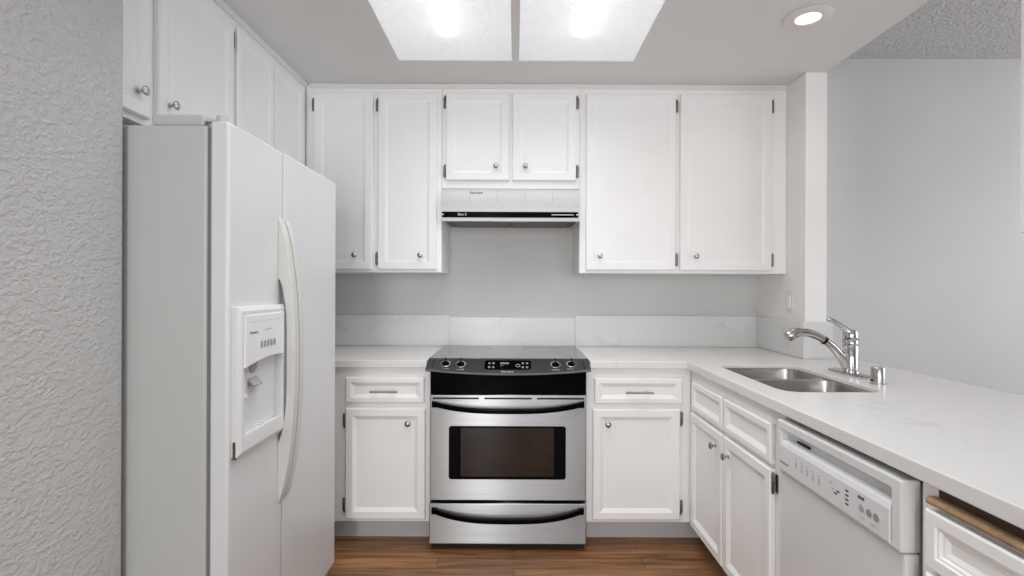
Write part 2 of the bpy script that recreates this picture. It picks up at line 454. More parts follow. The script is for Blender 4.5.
# small painted mouldings where the wall cabinets meet the ceiling
def crown(pts0):
    return [(0.0, CZ - 0.022), (-0.006, CZ - 0.022), (-0.008, CZ - 0.014), (-0.013, CZ - 0.009), (-0.014, CZ - 0.001), (0.0, CZ - 0.001)]
bm = bmesh.new(); prism(bm, [(2.7745 + a, z) for a, z in crown(0)], 'x', -1.13, 1.489); struct('trim_1', bm, 'ceil')
bm = bmesh.new(); prism(bm, [(-1.1525 - a, z) for a, z in crown(0)], 'y', 1.36, 2.775); struct('trim_2', bm, 'ceil')

# ------------------------------------------------------------------ cabinets
UP = [(0.0, 0.005), (0.004, 0.0), (0.040, 0.0), (0.054, 0.0045)]
BASE = [(0.0, 0.005), (0.005, 0.0), (0.036, 0.0), (0.056, 0.010)]
DRW = [(0.0, 0.005), (0.005, 0.0), (0.024, 0.0), (0.043, 0.010)]
OGEE = [(0.0, 0.004), (0.004, 0.0), (0.026, 0.0), (0.029, 0.004), (0.033, 0.004), (0.037, 0.009), (0.041, 0.009), (0.050, 0.014)]
DT = 0.020            # door thickness; the face frame plane is local y = 0

def knob(parent, x, z, y=-DT):
    bm = bmesh.new()
    lathe(bm, [(0.008, 0), (0.008, 0.002), (0.0045, 0.004), (0.0045, 0.012), (0.010, 0.016), (0.0145, 0.021), (0.0145, 0.025), (0.010, 0.029), (0.003, 0.0305)], (x, y, z), (0, -1, 0), 18)
    return obj('knob', bm, 'nickel', parent, smooth=True)

def bar_pull(parent, x, z, ln=0.135, y=-DT):
    bm = bmesh.new()
    for s in (-1, 1):
        tube(bm, [(x + s * ln * 0.30, y + 0.001, z), (x + s * ln * 0.30, y - 0.024, z)], 0.0035, 10)
    tube(bm, [(x - ln / 2, y - 0.026, z), (x + ln / 2, y - 0.026, z)], 0.0052, 12)
    return obj('bar_pull', bm, 'nickel', parent, smooth=True)

def hinge(parent, x, z, side):
    """exposed hinge at a door's edge: knuckle against the door, leaf on the face frame. side -1: frame lies left of the door"""
    bm = bmesh.new()
    h = 0.033
    lathe(bm, [(0.003, -h - 0.003), (0.005, -h), (0.005, h), (0.003, h + 0.003)], (x + side * 0.0055, -0.0125, z), (0, 0, 1), 10)
    for a in (-0.6, 0.0, 0.6):
        lathe(bm, [(0.0058, -0.002), (0.0058, 0.002)], (x + side * 0.0055, -0.0125, z + a * h), (0, 0, 1), 10)
    box(bm, x + side * 0.003, x + side * 0.017, -0.0035, -0.0003, z - h * 0.9, z + h * 0.9)
    return obj('hinge', bm, 'hinge', parent, smooth=True)

def cabinet(name, label, loc, rotz, x1, depth, z0, z1, doors, drawers=(), kick=None, open_top=False, frame_top=None, x0=0.0, group=None, cat='cabinet'):
    t = thing(name, label, cat, loc, rotz, group)
    ft = 0.019
    zb = z0
    bm = boxes((x0, x0 + 0.016, ft, depth, zb, z1), (x1 - 0.016, x1, ft, depth, zb, z1), (x0 + 0.016, x1 - 0.016, ft, depth, zb, zb + 0.018),
               (x0 + 0.016, x1 - 0.016, depth - 0.010, depth, zb + 0.018, z1))
    if not open_top: box(bm, x0 + 0.016, x1 - 0.016, ft, depth - 0.010, z1 - 0.018, z1)
    obj('body', bm, 'cab', t)
    obj('face_frame', boxes((x0, x1, 0.0, ft - 0.0003, z0, z1)), 'cab', t, 0.0015)
    for d in doors:
        bm = bmesh.new(); panel(bm, d['x'][0], d['x'][1], d['z'][0], d['z'][1], -DT, -0.0006, d.get('prof', BASE if z0 < 0.5 else UP))
        dr = obj('door', bm, 'cab', t)
        if 'knob' in d: knob(dr, *d['knob'])
        s = d.get('side')
        if s:
            xe = d['x'][0] if s < 0 else d['x'][1]
            for zz in d['hz']: hinge(dr, xe, zz, s)
    for d in drawers:
        bm = bmesh.new(); panel(bm, d['x'][0], d['x'][1], d['z'][0], d['z'][1], -DT, -0.0006, d.get('prof', DRW))
        dr = obj(d.get('name', 'drawer'), bm, 'cab', t)
        if 'pull' in d: bar_pull(dr, *d['pull'])
    if kick:
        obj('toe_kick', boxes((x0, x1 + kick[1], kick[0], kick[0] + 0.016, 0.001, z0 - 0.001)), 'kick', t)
    return t

FY = 2.775
UZ0, UZ1 = 1.353, CZ - 0.001
DZ0, DZ1 = 1.369, 2.332
HU = (2.268, 1.428)
D = YW - FY - 0.001
g = 'white wall cabinets along the back wall'
cabinet('wall_cabinet', 'white two-door wall cabinet between the fridge and the range hood', (-1.152, FY, 0), 0, 0.748, D, UZ0, UZ1, [
    dict(x=(0.050, 0.372), z=(DZ0, DZ1), knob=(0.279, 1.446), side=-1, hz=HU),
    dict(x=(0.401, 0.723), z=(DZ0, DZ1), knob=(0.637, 1.446), side=-1, hz=HU)], group=g)
cabinet('wall_cabinet', 'short white two-door wall cabinet right above the range hood', (-0.403, FY, 0), 0, 0.755, D, 1.815, UZ1, [
    dict(x=(0.023, 0.369), z=(1.857, DZ1), knob=(0.297, 1.932), side=-1, hz=(2.285, 1.908)),
    dict(x=(0.386, 0.734), z=(1.857, DZ1), knob=(0.457, 1.932), side=1, hz=(2.285, 1.908))], group=g)
cabinet('wall_cabinet', 'wide white two-door wall cabinet from the hood to the wall stub', (0.353, FY, 0), 0, 1.136, D, UZ0, UZ1, [
    dict(x=(0.033, 0.523), z=(DZ0, DZ1), knob=(0.108, 1.446), side=1, hz=HU),
    dict(x=(0.547, 1.049), z=(DZ0, DZ1), knob=(0.632, 1.446), side=1, hz=HU)], group=g)
# left wall: over the fridge, and the corner one
LX = -1.153
g = 'white wall cabinets on the left wall above the fridge'
cabinet('wall_cabinet', 'white wall cabinet over the near end of the refrigerator, two doors with knobs', (LX, 1.362, 0), pi / 2, 0.682, 0.445, 1.773, UZ1, [
    dict(x=(0.006, 0.209), z=(1.791, DZ1), knob=(0.154, 1.862)),
    dict(x=(0.243, 0.671), z=(1.791, DZ1), knob=(0.292, 1.866), side=1, hz=(2.268, 1.86))], group=g)
cabinet('wall_cabinet', 'white wall cabinet in the left corner, beside the fridge far end', (LX, 2.045, 0), pi / 2, 0.7285, 0.445, 1.773, UZ1, [
    dict(x=(0.018, 0.331), z=(1.791, DZ1)),
    dict(x=(0.342, 0.655), z=(1.791, DZ1))], group=g)

# base cabinets
BY = 2.497
BD = YW - BY - 0.002
g = 'white base cabinets'
cabinet('base_cabinet', 'white base cabinet left of the range with drawer and door', (-0.877, BY, 0), 0, 0.461, BD, 0.115, 0.877,
        [dict(x=(0.046, 0.440), z=(0.133, 0.677), knob=(0.357, 0.607), side=-1, hz=(0.615, 0.20))],
        [dict(x=(0.046, 0.434), z=(0.704, 0.829), pull=(0.240, 0.763))], kick=(0.079, 0), group=g, x0=-0.27)
cabinet('base_cabinet', 'white base cabinet right of the range with drawer and door', (0.354, BY, 0), 0, 0.5172, BD, 0.115, 0.877,
        [dict(x=(0.030, 0.461), z=(0.133, 0.677), knob=(0.103, 0.607), side=1, hz=(0.63, 0.195))],
        [dict(x=(0.038, 0.470), z=(0.704, 0.829), pull=(0.254, 0.763))], kick=(0.079, 0.079), group=g)
PX = 0.872
cabinet('base_cabinet', 'white base cabinet below the sink with two doors and two false fronts', (PX, 2.496, 0), -pi / 2, 0.868, 0.60, 0.115, 0.877,
        [dict(x=(0.046, 0.418), z=(0.125, 0.672), knob=(0.358, 0.607)),
         dict(x=(0.430, 0.813), z=(0.125, 0.672), knob=(0.486, 0.603), side=1, hz=(0.628, 0.18))],
        [dict(x=(0.056, 0.416), z=(0.690, 0.824), name='false_drawer_front'), dict(x=(0.432, 0.813), z=(0.690, 0.824), name='false_drawer_front')],
        kick=(0.079, 0), open_top=True, group=g)
t = cabinet('base_cabinet', 'white base cabinet at the near end of the peninsula beyond the dishwasher', (PX, 1.078, 0), -pi / 2, 0.60, 0.60, 0.115, 0.877,
        [dict(x=(0.028, 0.585), z=(0.125, 0.690))],
        [dict(x=(0.028, 0.585), z=(0.702, 0.822), prof=OGEE)], kick=(0.079, 0), group=g)
bm = bmesh.new(); prism(bm, [(-0.001, 0.832), (-0.015, 0.832), (-0.021, 0.835), (-0.023, 0.841), (-0.021, 0.846), (-0.015, 0.849), (-0.001, 0.849)], 'x', 0.034, 0.575)
o = obj('cutting_board', bm, 'tan', t, 0.001); o['label'] = 'tan wooden pull-out cutting board with rounded edge'
obj('board_slot', boxes((0.043, 0.572, -0.0012, -0.0002, 0.849, 0.868)), 'slotshade', t)  # flat dark sheet on the frame, painting the shade in the board's slot
# hanging cabinet that shows as a sliver at the right edge
cabinet('wall_cabinet', 'white cabinet hung above the peninsula, a sliver at the right edge', (1.305, 1.30, 0), -pi / 2, 0.80, 0.298, 1.402, CZ - 0.001,
        [dict(x=(0.012, 0.392), z=(1.418, DZ1)), dict(x=(0.408, 0.788), z=(1.418, DZ1))])

# ------------------------------------------------------------------ countertops and backsplash
CT0, CT1 = 0.878, 0.914
o = obj('countertop', boxes((-1.15, -0.4310, 2.468, 3.0695, CT0, CT1)), 'quartz', None, 0.003)
tag(o, 'short white quartz worktop left of the range', 'countertop', 'white quartz worktops')
SX0, SX1, SY0, SY1 = 0.944, 1.300, 1.762, 2.368
bm = bmesh.new()
stepped_plate(bm, [(0.3690, 3.0695), (0.3690, 2.468), (0.842, 2.468), (0.842, 0.45), (1.723, 0.45), (1.723, 2.5745), (1.4715, 2.5745), (1.4715, 3.0695)],
              rrect(SX0, SX1, SY0, SY1, 0.06, 6), rrect(SX0 - 0.033, SX1 + 0.033, SY0 - 0.033, SY1 + 0.033, 0.08, 6), CT0, CT1 - 0.016, CT1)
o = obj('countertop', bm, 'quartz', None, 0.003)
tag(o, 'white quartz worktop right of the range, turning along the peninsula around the sink', 'countertop', 'white quartz worktops')
def slab(label, b, m='quartz'):
    o = obj('backsplash_slab', boxes(b), m, None, 0.0015); tag(o, label, 'backsplash', 'quartz backsplash slabs')
slab('quartz backsplash slab left of the range', (-1.15, -0.396, 3.071, YW - 0.0005, 0.9145, 1.102))
slab('quartz backsplash slab directly behind the range cooktop', (-0.3955, 0.365, 3.071, YW - 0.0005, 0.880, 1.090))
slab('quartz backsplash slab on the back wall right of the range', (0.3655, 1.4715, 3.071, YW - 0.0005, 0.9145, 1.102))
slab('quartz backsplash slab along the kitchen side of the wall stub', (1.472, 1.4895, 2.594, YW - 0.0005, 0.9145, 1.102))
slab('quartz backsplash slab across the end of the wall stub behind the faucet', (1.472, 1.622, 2.5755, 2.5935, 0.9145, 1.102))

# switch on the stub
t = thing('light_switch', 'white rocker switch plate on the wall stub above the backsplash', 'light switch', (1.4895, 2.736, 1.20), -pi / 2)
obj('plate', boxes((-0.036, 0.036, -0.005, 0, -0.058, 0.058)), 'lampwhite', t, 0.002)
obj('rocker', boxes((-0.016, 0.016, -0.009, -0.0045, -0.033, 0.033)), 'cab', t, 0.002)
for zz in (-0.047, 0.047):
    bm = bmesh.new(); lathe(bm, [(0.003, 0), (0.0025, 0.001)], (0, -0.005, zz), (0, -1, 0), 10); obj('screw', bm, 'nickel', t)

# ------------------------------------------------------------------ sink
t = thing('kitchen_sink', 'stainless double-bowl sink set under the peninsula worktop', 'sink', ((SX0 + SX1) / 2, (SY0 + SY1) / 2, CT1 - 0.0185))
hx, hy = (SX1 - SX0) / 2, (SY1 - SY0) / 2
dv = 2.085 - (SY0 + SY1) / 2
bw = [(-hy - 0.004, dv - 0.010), (dv + 0.010, hy + 0.004)]
bm = bmesh.new()
plate(bm, rrect(-hx - 0.025, hx + 0.025, -hy - 0.025, hy + 0.025, 0.06, 5), [rrect(-hx - 0.004, hx + 0.004, a, b, 0.055, 6) for a, b in bw], -0.002, 0.0015)
obj('rim', bm, 'sink', t, smooth=True)
for a, b in bw:
    bm = bmesh.new(); rings = []
    for ins, z, r in ((0, 0.001, 0.055), (0.002, -0.01, 0.055), (0.010, -0.13, 0.055), (0.022, -0.152, 0.05), (0.05, -0.163, 0.035), (0.075, -0.165, 0.02)):
        rings.append([(x, y, z) for x, y in rrect(-hx - 0.004 + ins, hx + 0.004 - ins, a + ins, b - ins, max(r, 0.012), 6)])
    bridge(bm, rings, False, True)
    bw_o = obj('bowl', bm, 'sink', t, smooth=True)
    bm = bmesh.new(); lathe(bm, [(0.042, 0), (0.042, 0.003), (0.034, 0.004), (0.030, 0.001), (0.004, 0.0005)], (0, (a + b) / 2, -0.1648), (0, 0, 1), 20)
    obj('drain', bm, 'nickel', bw_o, smooth=True)

# ------------------------------------------------------------------ faucet
FX, FYY = 1.412, 2.125
t = thing('faucet', 'chrome pull-out kitchen faucet with lever handle behind the sink', 'faucet', (FX, FYY, CT1))
bm = bmesh.new(); pl = rrect(-0.030, 0.030, -0.125, 0.125, 0.0295, 6)
bridge(bm, [[(x, y, 0.0005) for x, y in pl], [(x, y, 0.006) for x, y in pl], [(x * 0.85, y * 0.96, 0.010) for x, y in pl]], True, True)
obj('base_plate', bm, 'chrome', t, smooth=True)
bm = bmesh.new(); lathe(bm, [(0.033, 0.010), (0.033, 0.018), (0.0295, 0.021), (0.0295, 0.118), (0.028, 0.120), (0.028, 0.122), (0.0295, 0.124), (0.0295, 0.141), (0.028, 0.143), (0.028, 0.145), (0.0295, 0.147), (0.0295, 0.172), (0.024, 0.184), (0.012, 0.190)], (0, 0, 0), (0, 0, 1), 28)
obj('body', bm, 'chrome', t, smooth=True)
# spout toward the sink (-x)
sp = smoothpath([(-0.006, 0.002, 0.030, 0.024), (-0.030, 0.003, 0.064, 0.0205), (-0.070, 0.005, 0.113, 0.0165), (-0.118, 0.006, 0.150, 0.0165), (-0.168, 0.008, 0.171, 0.0178), (-0.212, 0.009, 0.175, 0.0188)], 6)
bm = bmesh.new(); tube(bm, [p[:3] for p in sp], [p[3] for p in sp], 18); obj('spout', bm, 'chrome', t, smooth=True)
hd = [(-0.206, 0.009, 0.1752, 0.0196), (-0.216, 0.009, 0.175, 0.0205), (-0.226, 0.009, 0.173, 0.0225), (-0.238, 0.010, 0.168, 0.0240), (-0.250, 0.010, 0.161, 0.0240), (-0.259, 0.010, 0.154, 0.0215), (-0.263, 0.010, 0.151, 0.016)]
bm = bmesh.new(); tube(bm, [p[:3] for p in hd], [p[3] for p in hd], 18); obj('spray_head', bm, 'nickel', t, smooth=True)
bm = bmesh.new(); q = sp[16]; q2 = sp[17]; tube(bm, [q[:3], q2[:3]], [q[3] + 0.0012] * 2, 18); obj('collar_ring', bm, 'satin', t, smooth=True)
bm = bmesh.new(); lathe(bm, [(0.010, 0), (0.010, 0.012), (0.006, 0.016)], (-0.024, -0.006, 0.098), (-0.7, -0.2, 0.5), 12); obj('spray_button', bm, 'chrome', t, smooth=True)
lv = smoothpath([(-0.006, 0.0, 0.176, 0.013), (-0.030, 0.002, 0.197, 0.010), (-0.058, 0.004, 0.217, 0.008), (-0.082, 0.006, 0.229, 0.0085), (-0.094, 0.007, 0.231, 0.006)], 5)
bm = bmesh.new(); tube(bm, [p[:3] for p in lv], [p[3] for p in lv], 14, 1.35); obj('lever_handle', bm, 'chrome', t, smooth=True)

t = thing('air_gap', 'small chrome cylindrical air gap cap on the worktop right of the faucet', 'air gap', (1.378, 1.915, CT1))
bm = bmesh.new(); lathe(bm, [(0.027, 0.0005), (0.027, 0.004), (0.0235, 0.005), (0.0235, 0.060), (0.021, 0.064), (0.004, 0.065)], (0, 0, 0), (0, 0, 1), 24)
obj('cap', bm, 'nickel', t, smooth=True)
obj('vent_slot', boxes((-0.026, -0.0225, -0.008, 0.008, 0.012, 0.017)), 'void', t)

# ------------------------------------------------------------------ range
RX0, RX1 = -0.4125, 0.3515
t = thing('range', 'stainless slide-in electric range with black cooktop between the base cabinets', 'stove', (-0.031, 2.43, 0))
def L(x): return x + 0.031
hw = 0.3765
obj('body', boxes((-0.3815, 0.3805, 0.045, 0.62, 0.05, 0.868)), 'void', t)
obj('kick_plate', boxes((-0.372, 0.372, 0.035, 0.05, 0.004, 0.052)), 'void', t)
# oven door
dy = 0.0
bm = bmesh.new(); prism(bm, [(-hw, 0.247), (hw, 0.247), (hw, 0.755), (-hw, 0.755)], 'y', 0.0, 0.044)
door = obj('oven_door', bm, 'steel', t, 0.004)
bm = bmesh.new(); prism(bm, rrect(L(-0.3155), L(0.2475), 0.350, 0.606, 0.012, 4), 'y', -0.002, 0.002); obj('window_frame', bm, 'satin', door)
bm = bmesh.new(); prism(bm, rrect(L(-0.258), L(0.190), 0.364, 0.598, 0.004, 2), 'y', -0.0026, -0.0018); obj('window_glass', bm, 'glass', door)
for a, b in ((-0.362, -0.140), (-0.114, 0.113), (0.139, 0.364)):
    obj('vent_slot', boxes((a, b, -0.001, 0.004, 0.735, 0.743)), 'void', door)
def bow_handle(parent, z_end, z_mid, hw_):
    """black bow-shaped handle, sagging to the middle and standing off the front"""
    bm = bmesh.new(); rings = []
    n = 28
    for k in range(n + 1):
        s = -1 + 2 * k / n
        e = abs(s) ** 2.6
        zc = z_mid + (z_end - z_mid) * e
        th = 0.012 + 0.006 * (1 - abs(s)) if abs(s) > 0.93 else 0.0125
        out = 0.050 - 0.043 * abs(s) ** 3.2
        y0, y1 = -out - 0.013, -out + 0.010
        if abs(s) > 0.985: y1 = 0.0
        y1 = min(y1, 0.001)
        x = s * hw_
        rings.append([(x, y0 + 0.004, zc - th), (x, y0, zc - th + 0.005), (x, y0, zc + th - 0.005), (x, y0 + 0.004, zc + th), (x, y1, zc + th), (x, y1, zc - th)])
    bridge(bm, rings, True, True)
    # end posts
    for s in (-1, 1):
        box(bm, s * hw_ * 0.93, s * hw_, -0.016, 0.001, z_end - 0.020, z_end + 0.009)
    return obj('handle', bm, 'black', parent, 0.002)
bow_handle(door, 0.717, 0.690, 0.365)
# control zone
obj('backguard_band', boxes((-0.376, 0.376, 0.010, 0.033, 0.758, 0.87)), 'black', t, 0.002)
# sloped control panel with a curved lower edge
bm = bmesh.new(); n = 24; top = []; low = []; bt = []; bl = []
rings = []
ZT = 0.919
def zlow(x): return 0.872 - 0.020 * (1 - (x / 0.397) ** 2)
for k in range(n + 1):
    s = -1 + 2 * k / n; x = s * 0.3972; zl = zlow(x)
    rings.append([(x, -0.020, zl), (x, -0.014, zl + 0.010), (x, 0.080, ZT - 0.002), (x, 0.086, ZT), (x, 0.0895, ZT), (x, 0.0895, 0.880)])
bridge(bm, rings, True, True)
ctl = obj('control_panel', bm, 'ctl', t, 0.005, 3)
def onpanel(x, f, off=0.0):
    """point on the sloping face: f = 0 at its front lower edge, 1 at the cooktop"""
    a_, b_ = Vector((x, -0.014, zlow(x) + 0.010)), Vector((x, 0.080, ZT - 0.002))
    nn = Vector((1, 0, 0)).cross(b_ - a_).normalized()
    return a_.lerp(b_, f) + nn * off, nn
def ptilt(x): return math.atan2(ZT - 0.012 - zlow(x), 0.094)      # slope angle above the horizontal
for sg in (-1, 1):
    x = sg * 0.3673; pts = [onpanel(x, f, 0.0005)[0] for f in (0.02, 0.98)]
    bm = bmesh.new(); prism(bm, [(pts[0].y, pts[0].z), (pts[1].y, pts[1].z), (pts[1].y + 0.001, pts[1].z - 0.003), (pts[0].y + 0.001, pts[0].z - 0.003)], 'x', x - 0.0014, x + 0.0014)
    obj('end_trim', bm, 'satin', ctl)
for x in (L(-0.338), L(-0.263), L(0.199), L(0.277)):
    p, nn = onpanel(x, 0.55)
    bm = bmesh.new(); lathe(bm, [(0.0265, -0.001), (0.0265, 0.003), (0.0245, 0.0045), (0.0185, 0.0035), (0.0180, 0.002)], p, nn, 24)
    kb = obj('knob', bm, 'nickel', ctl, smooth=True)
    bm = bmesh.new(); lathe(bm, [(0.0175, 0.002), (0.0165, 0.007), (0.0145, 0.009), (0.004, 0.0095)], p, nn, 20)
    obj('knob_cap', bm, 'satin', kb, smooth=True)
    bm = boxes((-0.0024, 0.0024, -0.016, 0.016, 0.006, 0.030)); bmesh.ops.transform(bm, matrix=Matrix.Translation(p) @ Matrix.Rotation(ptilt(x), 4, 'X'), verts=bm.verts[:])
    obj('knob_grip', bm, 'satin', kb, 0.001)
def pad(name, x0, x1, f0, f1, off, m, parent, r=0.004):
    ln = 0.105
    bm = bmesh.new(); pts = rrect(x0, x1, f0 * ln, f1 * ln, r, 3)
    bridge(bm, [[onpanel(x, f / ln, off - 0.002)[0] for x, f in pts], [onpanel(x, f / ln, off)[0] for x, f in pts]], True, True)
    return obj(name, bm, m, parent)
dsp = pad('display', L(-0.147), L(0.080), 0.24, 0.90, 0.0012, 'black', ctl, 0.012)
for x in (-0.124, -0.104, 0.040, 0.060):
    for f in (0.40, 0.68):
        pad('button', L(x) - 0.0055, L(x) + 0.0055, f - 0.07, f + 0.07, 0.0018, 'key', dsp, 0.004)
pad('readout', L(-0.072), L(-0.028), 0.62, 0.74, 0.0018, 'key', dsp, 0.002)
pad('readout', L(-0.070), L(-0.044), 0.34, 0.54, 0.0018, 'key', dsp, 0.004)
p, nn = onpanel(L(0.016), 0.52)
bm = bmesh.new(); lathe(bm, [(0.0115, 0.0012), (0.0115, 0.002), (0.008, 0.002), (0.008, 0.0012)], p, nn, 20, False); obj('dial', bm, 'greyplastic', dsp)
def ptext(s_, size, x, f): return text('lettering', s_, size, onpanel(x, f, 0.0005)[0], (ptilt(x), 0, 0), 'inkw', ctl)
ptext('Kenmore', 0.0150, L(-0.036), 0.11)
for x, s_ in ((-0.338, 'LEFT FRONT'), (-0.263, 'LEFT REAR'), (0.199, 'RIGHT REAR'), (0.277, 'RIGHT FRONT')):
    ptext(s_, 0.0075, L(x), 0.16)
bm = bmesh.new()
plate(bm, [(-0.3985, 0.090), (0.3985, 0.090), (0.3985, 0.640), (-0.3985, 0.640)], [], 0.9155, ZT)
ck = obj('cooktop', bm, 'cooktop', t, 0.003)
for x, y, r in ((-0.18, 0.19, 0.11), (0.19, 0.19, 0.09), (-0.18, 0.46, 0.08), (0.19, 0.46, 0.11)):
    bm = bmesh.new(); lathe(bm, [(r, 0.0), (r, 0.0004), (r - 0.004, 0.0004), (r - 0.004, 0.0)], (x, y, ZT), (0, 0, 1), 40, False); obj('burner_ring', bm, 'greyplastic', ck)
# storage drawer
bm = bmesh.new(); prism(bm, [(-hw - 0.002, 0.037), (hw + 0.002, 0.037), (hw + 0.002, 0.233), (-hw - 0.002, 0.233)], 'y', 0.0, 0.044)
dr = obj('storage_drawer', bm, 'steel', t, 0.004)
bow_handle(dr, 0.206, 0.172, 0.365)

# ------------------------------------------------------------------ range hood
t = thing('range_hood', 'white under-cabinet range hood with black control strip above the range', 'range hood', (-0.026, YW - 0.001, 0))
hx = 0.3765
def hy_(y): return y - (YW - 0.001)
bm = bmesh.new()
prof = [(2.7765, 1.8125), (2.770, 1.812), (2.764, 1.806), (2.758, 1.796), (2.752, 1.782), (2.747, 1.766), (2.743, 1.748), (2.740, 1.728), (2.7385, 1.708), (2.738, 1.700), (2.735, 1.692), (2.735, 1.632), (2.742, 1.630), (2.742, 1.650), (3.089, 1.650), (3.089, 1.8125)]
prism(bm, [(hy_(a), b) for a, b in prof], 'x', -hx, hx)
hood = obj('shell', bm, 'hoodw', t, 0.0, smooth=True)
for s in (-1, 1):
    obj('side_skirt', boxes((s * hx, s * (hx - 0.012), hy_(2.742), hy_(3.089), 1.632, 1.6495)), 'hoodw', t)
obj('underside', boxes((-hx + 0.013, hx - 0.013, hy_(2.7425), hy_(3.086), 1.640, 1.6495)), 'hoodin', t)
for a, b in ((-0.32, -0.012), (0.012, 0.32)):
    f = obj('grease_filter', boxes((a, b, hy_(2.80), hy_(3.06), 1.634, 1.6398)), 'filter', t, 0.002)
bm = bmesh.new(); prism(bm, rrect(-0.10, 0.10, hy_(2.752), hy_(2.793), 0.006, 3), 'z', 1.633, 1.6398); obj('lamp_lens', bm, 'ltgrey', t)
strip = obj('control_strip', boxes((-0.371, 0.367, hy_(2.7325), hy_(2.7355), 1.651, 1.682)), 'black', t, 0.001)
text('lettering', 'Slim II', 0.020, (-0.262, hy_(2.7322), 1.667), FACE_FRONT, 'inkw', strip)
obj('slider_slot', boxes((0.222, 0.342, hy_(2.7316), hy_(2.7326), 1.6645, 1.6685)), 'inkw', strip)
for x in (-0.366, 0.361):
    bm = bmesh.new(); lathe(bm, [(0.005, 0), (0.004, 0.0012)], (x, hy_(2.7326), 1.667), (0, -1, 0), 12); obj('screw', bm, 'inkw', strip)
text('lettering', 'Kenmore', 0.0185, (-0.186, hy_(2.7532) - 0.001, 1.788), (radians(68), 0, 0), 'ink', hood, 0.0008)
for x in (-0.222, -0.070, 0.080, 0.230):
    bm = bmesh.new()
    f_ = [(2.764, 1.806), (2.758, 1.796), (2.752, 1.782), (2.747, 1.766), (2.743, 1.748), (2.740, 1.728)]; pr2 = [(a - 0.0005, b) for a, b in f_] + [(a + 0.001, b) for a, b in reversed(f_)]
    prism(bm, [(hy_(a), b) for a, b in pr2], 'x', x - 0.0012, x + 0.0012); obj('seam', bm, 'ltgrey', hood)

# ------------------------------------------------------------------ dishwasher (local x runs toward the camera)
DY0, DY1 = 1.094, 1.612
W = DY1 - DY0
t = thing('dishwasher', 'white built-in dishwasher under the peninsula counter beside the sink cabinet', 'dishwasher', (0.872, DY1, 0), -pi / 2)
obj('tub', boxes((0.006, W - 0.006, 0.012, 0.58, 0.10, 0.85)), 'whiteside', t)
obj('door', boxes((0.002, W - 0.002, -0.024, 0.012, 0.118, 0.699)), 'dwwhite', t, 0.006)
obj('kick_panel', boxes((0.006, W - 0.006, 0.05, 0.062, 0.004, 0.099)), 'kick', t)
# console: frame with a handle pocket and a raised control panel
con = bmesh.new()
yF = -0.034
plate(con, [(0.0, 0.702), (W, 0.702), (W, 0.860), (0.0, 0.860)], [rrect(0.022, W - 0.030, 0.710, 0.833, 0.006, 2)], yF, 0.011)
for v in con.verts: v.co = (v.co.x, v.co.z, v.co.y)
bmesh.ops.recalc_face_normals(con, faces=con.faces[:])
box(con, 0.021, W - 0.029, -0.008, 0.0105, 0.709, 0.834)   # back of the handle pocket
con_o = obj('console', con, 'dwwhite', t, 0.005, 3)
bm = bmesh.new()
prism(bm, [(-0.009, 0.708), (yF - 0.002, 0.708), (yF - 0.003, 0.712), (yF - 0.003, 0.784), (yF + 0.002, 0.798), (-0.012, 0.803), (-0.009, 0.803)], 'x', 0.0225, W - 0.0305)
cp = obj('control_panel', bm, 'plastic', t, 0.0015)
obj('latch', boxes((0.078, 0.142, -0.015, -0.0085, 0.807, 0.812)), 'satin', t, 0.001)
yp = yF - 0.0032
text('lettering', 'Kenmore', 0.0125, (0.050, yp, 0.735), FACE_FRONT, 'ink', cp)
for i, (x, z) in enumerate(((0.115, 0.752), (0.145, 0.750), (0.172, 0.750), (0.200, 0.746), (0.228, 0.745))):
    o = obj('indicator', boxes((x - 0.004, x + 0.004, yp - 0.0003, yp + 0.001, z - 0.010, z + 0.010)), 'inklt', cp)
    obj('indicator', boxes((x - 0.006, x + 0.006, yp - 0.0003, yp + 0.001, z + 0.015, z + 0.018)), 'inklt', cp)
for x, z in ((0.280, 0.765), (0.288, 0.751), (0.300, 0.744), (0.310, 0.752), (0.345, 0.768), (0.345, 0.757), (0.345, 0.746), (0.345, 0.735)):
    obj('indicator', boxes((x - 0.006, x + 0.006, yp - 0.0003, yp + 0.001, z - 0.0025, z + 0.0025)), 'inklt' if x < 0.29 else 'ink', cp)
for x, s in ((0.398, 0), (0.424, 1), (0.448, 1)):
    bm = bmesh.new(); lathe(bm, [(0.0095, 0.0), (0.009, 0.0015), (0.002, 0.002)], (x, yp + 0.0005, 0.748), (0, -1, 0), 18); obj('button', bm, 'greyplastic' if s else 'ltgrey', cp)
for x in (0.390, 0.402): obj('indicator', boxes((x - 0.005, x + 0.005, yp - 0.0003, yp + 0.001, 0.768, 0.776)), 'ink', cp)
text('lettering', 'START', 0.007, (0.400, yp, 0.726), FACE_FRONT, 'inklt', cp)
text('lettering', 'CANCEL', 0.007, (0.442, yp, 0.726), FACE_FRONT, 'inklt', cp)

